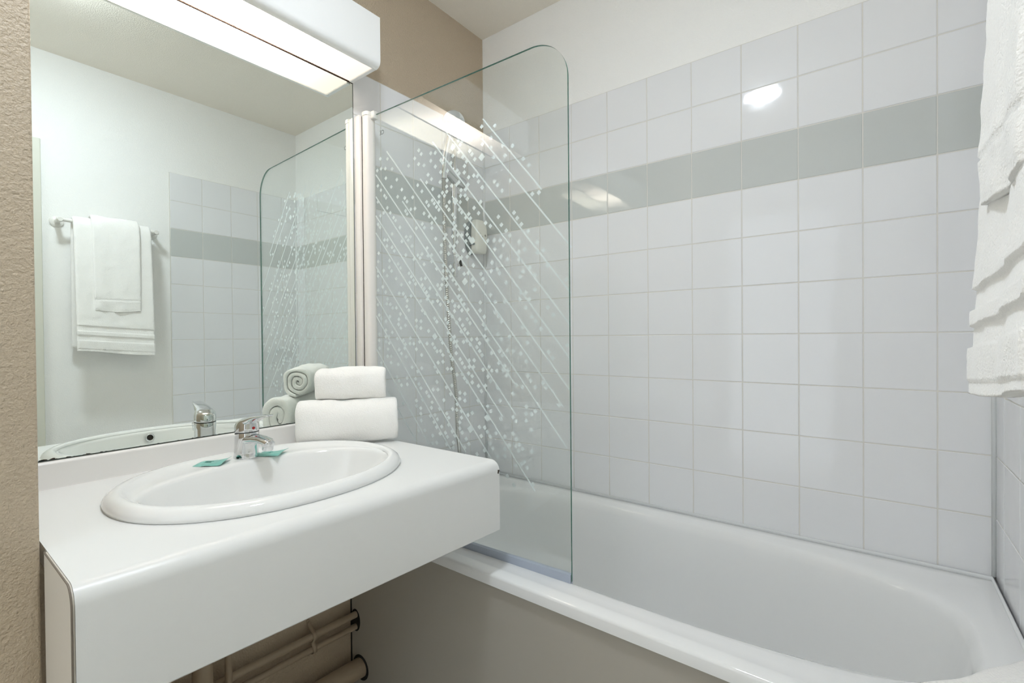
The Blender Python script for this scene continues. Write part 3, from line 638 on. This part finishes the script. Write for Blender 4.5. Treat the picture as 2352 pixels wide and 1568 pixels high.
# ------------------------------------------------------------------ shower rail, hand shower, hose
def shower():
    yr, xr = -0.246, 0.055
    r = empty('shower_rail', (0, yr, 1.43)); tag(r, 'chrome shower riser rail on the tiled wall behind the glass screen', 'shower rail'); T = Vector((0, yr, 1.43))
    bm = bmesh.new(); tube(bm, [Vector((xr, yr, z))-T for z in (1.405, 1.412, 1.95, 1.956)], [0.011, 0.0125, 0.0125, 0.011], 20); mesh_obj('rail_tube', bm, 'chrome', r, smooth=True, auto=50)
    for z in (1.475, 1.925):
        bm = bmesh.new(); box(bm, 0.001, xr+0.014, yr-0.015-T.y-0*yr, yr+0.015-T.y, z-0.018-T.z, z+0.018-T.z, bevel=0.005, seg=3)
        mesh_obj('rail_bracket', bm, 'chrome', r, smooth=True, auto=60)
    bm = bmesh.new(); tube(bm, [Vector((xr+0.006, yr+0.014, 1.478))-T, Vector((xr+0.01, yr+0.020, 1.468))-T, Vector((xr+0.01, yr+0.028, 1.45))-T], [0.008, 0.006, 0.005], 12)
    tube(bm, [Vector((xr+0.01, yr+0.020, 1.468))-T, Vector((xr+0.01, yr+0.026, 1.492))-T], [0.006, 0.004], 10)
    mesh_obj('lock_knob', bm, 'dark_rubber', r, smooth=True)
    zs = 1.795
    bm = bmesh.new()
    tube(bm, [Vector(p)-T for p in ((xr+0.012, yr+0.050, zs-0.014), (xr+0.010, yr+0.044, zs-0.013), (xr+0.004, yr, zs-0.002), (xr+0.03, yr-0.075, zs+0.010), (xr+0.036, yr-0.098, zs+0.012))], [0.014, 0.020, 0.0225, 0.020, 0.015], 24)
    mesh_obj('slider', bm, 'chrome', r, smooth=True, auto=60)
    h = empty('hand_shower', (xr+0.045, yr-0.052, zs)); tag(h, 'chrome hand shower with a round head and a ribbed hose', 'hand shower'); T2 = Vector((xr+0.045, yr-0.052, zs)); HY = -0.034
    bm = bmesh.new(); hp = [(xr+0.035, yr-0.056+HY, zs-0.030), (xr+0.036, yr-0.055+HY, zs), (xr+0.042, yr-0.053+HY, zs+0.05), (xr+0.052, yr-0.050+HY, zs+0.10), (xr+0.062, yr-0.046+HY, zs+0.14)]
    tube(bm, [p-T2 for p in smoothpath(hp, 5)], [0.0115+0.0055*min(1, k/8) for k in range(21)], 20); mesh_obj('handle', bm, 'chrome', h, smooth=True, auto=60)
    bm = bmesh.new(); lathe(bm, [(0, -0.024), (0.024, -0.021), (0.040, -0.009), (0.046, 0.002), (0.045, 0.008), (0.039, 0.010), (0, 0.010)], Vector((xr+0.075, yr-0.044+HY, zs+0.172))-T2, axis=(0.80, -0.30, -0.28), n=36)
    mesh_obj('shower_head', bm, 'chrome', h, smooth=True, auto=50)
    # hose: ribbed metal sleeve hanging to the mixer below the counter
    pts = smoothpath([(xr+0.035, yr-0.056+HY, zs-0.030), (xr+0.034, yr-0.056+HY, 1.70), (xr+0.032, yr-0.054+HY*0.95, 1.58), (xr+0.030, yr-0.049+HY*0.9, 1.42), (xr+0.028, yr-0.042+HY*0.75, 1.27), (xr+0.024, yr-0.032+HY*0.5, 1.10), (xr+0.018, yr-0.020, 0.95), (xr+0.010, yr-0.006, 0.80), (xr+0.012, yr+0.002, 0.72), (xr+0.016, yr+0.002, 0.665)], 40)
    dense = []
    for a, b_ in zip(pts, pts[1:]):
        for k in range(2): dense.append(a.lerp(b_, k/2))
    dense.append(pts[-1])
    bm = bmesh.new(); tube(bm, [p-T2 for p in dense], [0.0068 + 0.0012*(1 if k % 4 < 2 else -1) for k in range(len(dense))], 12); mesh_obj('hose', bm, 'hose_metal', h, smooth=True)
    m_ = empty('bath_mixer', (0, yr, 0.65)); tag(m_, 'chrome bath mixer on the tiled wall at the foot of the shower hose', 'tap'); T3 = Vector((0, yr, 0.65))
    bm = bmesh.new(); tube(bm, [Vector((0.07, yr-0.09, 0.655))-T3, Vector((0.07, yr+0.09, 0.655))-T3], 0.018, 24); mesh_obj('mixer_body', bm, 'chrome', m_, smooth=True, auto=50)
    for s in (-0.075, 0.075):
        bm = bmesh.new(); tube(bm, [Vector((0.001, yr+s, 0.655))-T3, Vector((0.008, yr+s, 0.655))-T3, Vector((0.010, yr+s, 0.655))-T3, Vector((0.06, yr+s, 0.655))-T3], [0.03, 0.03, 0.014, 0.014], 24); mesh_obj('wall_union', bm, 'chrome', m_, smooth=True, auto=40)
    bm = bmesh.new(); tube(bm, [Vector((0.075, yr-0.02, 0.650))-T3, Vector((0.12, yr-0.02, 0.640))-T3, Vector((0.165, yr-0.02, 0.625))-T3], [0.014, 0.013, 0.012], 20); mesh_obj('spout', bm, 'chrome', m_, smooth=True, auto=50)
shower()

# ------------------------------------------------------------------ soap dispenser in the corner
def dispenser():
    r = empty('soap_dispenser', (0.0, -0.09, 1.51)); tag(r, 'white soap bottle in a dark oval wall holder near the corner', 'dispenser'); T = Vector((0, -0.09, 1.51))
    bm = bmesh.new(); N = 36; rings = []
    for x, k in ((0.0006, 0.97), (0.004, 1.0), (0.013, 0.98), (0.017, 0.9)):
        rings.append([(x, -0.096-T.y + 0.036*k*math.cos(t), 1.590-T.z + 0.074*k*math.sin(t)) for t in [2*math.pi*i/N for i in range(N)]])
    loft(bm, rings, True, True); mesh_obj('back_plate', bm, 'grey_plastic', r, smooth=True, auto=50)
    bm = bmesh.new(); box(bm, 0.008, 0.045, -0.118-T.y, -0.066-T.y, 1.555-T.z, 1.562-T.z, bevel=0.002); mesh_obj('holder_ring', bm, 'grey_plastic', r, smooth=True, auto=50)
    bm = bmesh.new(); rings = []
    for z, xs, ys, x0 in ((1.522, 0.012, 0.026, 0.036), (1.526, 0.018, 0.032, 0.036), (1.540, 0.020, 0.035, 0.036), (1.600, 0.021, 0.036, 0.038), (1.648, 0.019, 0.034, 0.037), (1.660, 0.016, 0.030, 0.036), (1.664, 0.010, 0.022, 0.036)):
        ring = []
        for i in range(40):
            t = 2*math.pi*i/40; c, s = math.cos(t), math.sin(t); q = (abs(c)**5 + abs(s)**5)**(-1/5); ring.append((x0+xs*q*c, -0.078-T.y+ys*q*s, z-T.z))
        rings.append(ring)
    loft(bm, rings, True, True); b_ = mesh_obj('bottle', bm, 'cream_plastic', r, smooth=True, auto=60)
    bm = bmesh.new(); xf = 0.0594
    lathe(bm, [(0.0042, 0), (0.0042, 0.0006), (0.0028, 0.0006), (0.0028, 0)], (xf, -0.062-T.y, 1.598-T.z), axis=(1, 0, 0), n=20)
    for y, z, w_ in ((-0.085, 1.592, 0.014), (-0.085, 1.587, 0.010), (-0.094, 1.604, 0.004)): box(bm, xf-0.0004, xf+0.0004, y-w_/2-T.y, y+w_/2-T.y, z-0.0007-T.z, z+0.0007-T.z)
    mesh_obj('printed_label', bm, 'ink_black', b_)
dispenser()

# ------------------------------------------------------------------ pipes under the counter
def pipe(name, label, pts, rad, cat='pipe', group=None):
    o_ = Vector(pts[0]); bm = bmesh.new(); tube(bm, [Vector(p)-o_ for p in pts], rad, 20)
    o = mesh_obj(name, bm, 'pipe_paint', smooth=True, auto=50, loc=o_); tag(o, label, cat, group); return o
pipe('supply_pipe', 'upper of the two thin brown pipes running along the wall under the counter', [(0.024, -1.44, 0.272), (0.024, -0.664, 0.252)], 0.0105)
pipe('supply_pipe', 'lower of the two thin brown pipes running along the wall under the counter', [(0.024, -1.44, 0.232), (0.024, -0.664, 0.212)], 0.0095)
pipe('waste_pipe', 'thick brown waste pipe low on the wall, entering the bath panel', [(0.048, -1.42, 0.118), (0.048, -0.664, 0.086)], 0.030)
pipe('riser_pipe', 'slim upright brown pipe crossing the two thin pipes under the counter', [(0.046, -1.093, 0.02), (0.046, -1.093, 0.60)], 0.0085)
pipe('trap_pipe', 'thick upright brown pipe below the washbasin', [(0.090, -1.168, 0.13), (0.090, -1.168, 0.66)], 0.022)
def clip():
    r = empty('pipe_clip', (0.0, -0.846, 0.235)); tag(r, 'small brown clip holding the two thin pipes to the wall', 'clip'); T = Vector((0, -0.846, 0.235))
    bm = bmesh.new(); path = [(0.0, 0.290), (0.003, 0.282), (0.012, 0.274)] + [(0.024+0.0125*math.cos(t), 0.257+0.0125*math.sin(t)) for t in (1.4, 0.8, 0.2, -0.4, -1.0)] + [(0.024, 0.237)] + [(0.024+0.0115*math.cos(t), 0.217+0.0115*math.sin(t)) for t in (1.2, 0.6, 0, -0.6, -1.2)] + [(0.010, 0.200), (0.001, 0.192)]
    va = [[bm.verts.new(Vector((x+dx, y, z))-T) for x, z in path] for y, dx in ((-0.852, 0), (-0.840, 0))]
    for k in range(len(path)-1): bm.faces.new((va[0][k], va[0][k+1], va[1][k+1], va[1][k]))
    o = mesh_obj('strap', bm, 'pipe_paint', r, smooth=True); md = o.modifiers.new('t', 'SOLIDIFY'); md.thickness = 0.002; md.offset = 1
    for z in (0.292, 0.190):
        bm = bmesh.new(); lathe(bm, [(0.006, 0), (0.0055, 0.003), (0.002, 0.0045), (0, 0.0045)], Vector((-0.006, -0.846, z))-T, axis=(1, 0, 0), n=16); mesh_obj('screw', bm, 'pipe_paint', r, smooth=True)
clip()
# panel is uncut: dark discs painted in for the shaded openings round the pipes
def dark_disc(label, y, z, x, ry, rz):
    bm = bmesh.new(); lathe(bm, [(1, 0), (1, 0.0012), (0, 0.0012)], (0, 0, 0), axis=(0, -1, 0), n=32)
    for v in bm.verts: v.co = Vector((v.co.x*ry, v.co.y, v.co.z*rz))
    o = mesh_obj('pipe_hole_shade', bm, 'shadow_gap', loc=(x, y, z)); tag(o, label, 'opening')
dark_disc('dark oval disc on the bath panel, painted shade of the cut-out round the two thin pipes', -0.6951, 0.233, 0.022, 0.024, 0.036)
dark_disc('dark round disc on the bath panel, painted shade of the cut-out round the thick waste pipe', -0.6951, 0.086, 0.048, 0.040, 0.040)

# ------------------------------------------------------------------ towel rail and hanging towels
XB, ZB = 1.550, 1.716
def towel_rail():
    r = empty('towel_rail', (L, -0.965, ZB)); tag(r, 'white towel rail fixed to the plastered wall opposite the mirror', 'towel rail'); T = Vector((L, -0.965, ZB))
    bm = bmesh.new(); tube(bm, [Vector((XB, -1.158, ZB))-T, Vector((XB, -0.772, ZB))-T], 0.0085, 16); mesh_obj('bar', bm, 'white_plastic', r, smooth=True, auto=50)
    for y in (-1.146, -0.784):
        bm = bmesh.new(); lathe(bm, [(0.026, 0), (0.026, 0.004), (0.022, 0.008), (0, 0.009)], Vector((L+0.006, y, ZB))-T, axis=(-1, 0, 0), n=32); mesh_obj('rosette', bm, 'white_plastic', r, smooth=True, auto=50)
        bm = bmesh.new(); tube(bm, [Vector((L, y, ZB))-T, Vector((XB+0.01, y, ZB))-T, Vector((XB-0.004, y, ZB))-T, Vector((XB-0.012, y, ZB))-T], [0.010, 0.010, 0.0125, 0.009], 20); mesh_obj('post', bm, 'white_plastic', r, smooth=True, auto=50)
towel_rail()
def hanging(name, label, path_front, y0, y1, th, bands, hem_back, seed, taper=(0, 0), tilt=0.0):
    """cloth over the bar: path_front = outer surface [(x, z)] from hem up over the bar to the back hem"""
    r = empty(name, (XB, (y0+y1)/2, ZB)); tag(r, label, 'towel'); T = Vector((XB, (y0+y1)/2, ZB))
    P = [Vector((x, 0, z)) for x, z in path_front]; P = smoothpath(P, 8)
    NY = 44; bm = bmesh.new(); g = {}
    zb = path_front[0][1]
    for i, p in enumerate(P):
        a = P[max(i-1, 0)]; c = P[min(i+1, len(P)-1)]; d = (c-a).normalized(); n = Vector((-d.z, 0, d.x))        # outwards (towards the room)
        for j in range(NY+1):
            v = j/NY; low = max(0, (ZB - p.z)/0.6)
            y = y0 + (y1-y0)*v + taper[0]*low*(1-v) + taper[1]*low*v
            wav = 0.0030*math.sin(7*v+seed)*low + 0.002*math.sin(17*v+2*seed)*low
            dz = 0.004*math.sin(5*v+seed)*(1 if i < 10 else 0.3)*(1-min(1, i/10))
            q = Vector((p.x, y, p.z+dz+tilt*(y1-y)*min(1, low))); h = 0.0
            if i < len(P)*0.55:
                for z0_, z1_, dep in bands:
                    if z0_ < p.z < z1_: h -= dep
            nv = noise.noise(q*30+Vector((seed, 0, 0)))*0.0022 + noise.noise(q*140)*0.0006
            edge = min(v, 1-v)*(abs(y1-y0)); rnd_ = 0.004*max(0, 1-edge/0.006)**2
            for s in (0, 1):
                off = (h + nv + wav - rnd_) if s == 0 else (-th + wav + rnd_*0.6)
                g[i, j, s] = bm.verts.new(q + n*off - T)
    for i in range(len(P)-1):
        for j in range(NY):
            bm.faces.new((g[i, j, 0], g[i, j+1, 0], g[i+1, j+1, 0], g[i+1, j, 0])); bm.faces.new((g[i, j, 1], g[i+1, j, 1], g[i+1, j+1, 1], g[i, j+1, 1]))
        for j in (0, NY): bm.faces.new((g[i, j, 0], g[i+1, j, 0], g[i+1, j, 1], g[i, j, 1]))
    for j in range(NY):
        for i in (0, len(P)-1): bm.faces.new((g[i, j, 0], g[i, j+1, 0], g[i, j+1, 1], g[i, j, 1]))
    mesh_obj('cloth', bm, 'towel_white', r, smooth=True)
    return r
bt = hanging('bath_towel', 'wide white bath towel with woven hem bands hanging on the towel rail',
    [(1.480, 1.090), (1.480, 1.105), (1.480, 1.13), (1.481, 1.15), (1.482, 1.17), (1.483, 1.19), (1.484, 1.21), (1.485, 1.23), (1.487, 1.25), (1.490, 1.30), (1.496, 1.40), (1.502, 1.50), (1.508, 1.60), (1.515, 1.68), (1.524, 1.715), (1.540, 1.737), (1.560, 1.738), (1.577, 1.718), (1.583, 1.68), (1.588, 1.55), (1.591, 1.40), (1.593, 1.22), (1.593, 1.105)], -1.106, -0.812, 0.017, [(1.085, 1.103, 0.002), (1.144, 1.168, 0.0045), (1.190, 1.214, 0.0045)], 1.2, 1.0, (0.0, 0.0), 0.085)
bm = bmesh.new(); box(bm, 1.5865-XB, 1.5875-XB, -0.925+0.959, -0.890+0.959, 1.096-ZB, 1.130-ZB); mesh_obj('care_tag', bm, 'tag_white', bt)
bm = bmesh.new()
for k in range(4): box(bm, 1.5858-XB, 1.5866-XB, -0.922+0.959+k*0.0075, -0.917+0.959+k*0.0075, 1.099-ZB, 1.106-ZB)
mesh_obj('care_tag_print', bm, 'tag_ink', bt)
hanging('hand_towel', 'smaller white hand towel hanging over the middle of the bath towel',
    [(1.484, 1.302), (1.4835, 1.33), (1.4835, 1.36), (1.485, 1.41), (1.489, 1.50), (1.494, 1.60), (1.501, 1.69), (1.511, 1.728), (1.530, 1.753), (1.560, 1.756), (1.584, 1.735), (1.5905, 1.70)] + [(1.6015, 1.55), (1.604, 1.36)], -1.045, -0.862, 0.011, [(1.352, 1.358, 0.003), (1.30, 1.311, 0.001)], 1.3, 2.3, (0.004, -0.008))

# ------------------------------------------------------------------ bath mat over the corner of the tub
def bath_mat():
    r = empty('bath_mat', (1.50, -0.62, 0.566)); tag(r, 'white terry bath mat draped over the near corner of the bathtub', 'bath mat'); T = Vector((1.50, -0.62, 0.566))
    edge = smoothpath([(1.385, -0.700), (1.412, -0.660), (1.448, -0.605), (1.500, -0.552), (1.543, -0.492), (1.598, -0.425), (1.611, -0.410)], 6)
    bm = bmesh.new(); g = {}; NV = 36; S = len(edge)
    for i, p in enumerate(edge):
        total = (p.y + 0.722) + 0.20
        for j in range(NV+1):
            d = total*j/NV; y = p.y - d
            if y > -0.712: z = 0.590; yy = y
            else:
                b_ = -0.712 - y; rr_ = 0.022
                if b_ < rr_*1.57: yy = -0.712 - rr_*math.sin(b_/rr_); z = 0.590 - rr_*(1-math.cos(b_/rr_))
                else: yy = -0.712-rr_; z = 0.590 - rr_ - (b_-rr_*1.57)
            q = Vector((p.x, yy, z)); nv = noise.noise(q*22)*0.004 + noise.noise(q*110)*0.001
            round_ = 0.007*max(0, 1-d/0.012)**2
            g[i, j, 0] = bm.verts.new(q + Vector((0, 0, 0.012 + nv - round_)) - T if y > -0.712 else q + Vector((0, -0.008-nv, 0.0)) - T)
            g[i, j, 1] = bm.verts.new(q + Vector((0, 0, -0.020 + round_)) - T if y > -0.712 else q + Vector((0, 0.006, -0.004)) - T)
    for i in range(S-1):
        for j in range(NV):
            bm.faces.new((g[i, j, 0], g[i+1, j, 0], g[i+1, j+1, 0], g[i, j+1, 0])); bm.faces.new((g[i, j, 1], g[i, j+1, 1], g[i+1, j+1, 1], g[i+1, j, 1]))
        for j in (0, NV): bm.faces.new((g[i, j, 0], g[i+1, j, 0], g[i+1, j, 1], g[i, j, 1]))
    for j in range(NV):
        for i in (0, S-1): bm.faces.new((g[i, j, 0], g[i, j+1, 0], g[i, j+1, 1], g[i, j, 1]))
    mesh_obj('mat_cloth', bm, 'towel_white', r, smooth=True)
bath_mat()
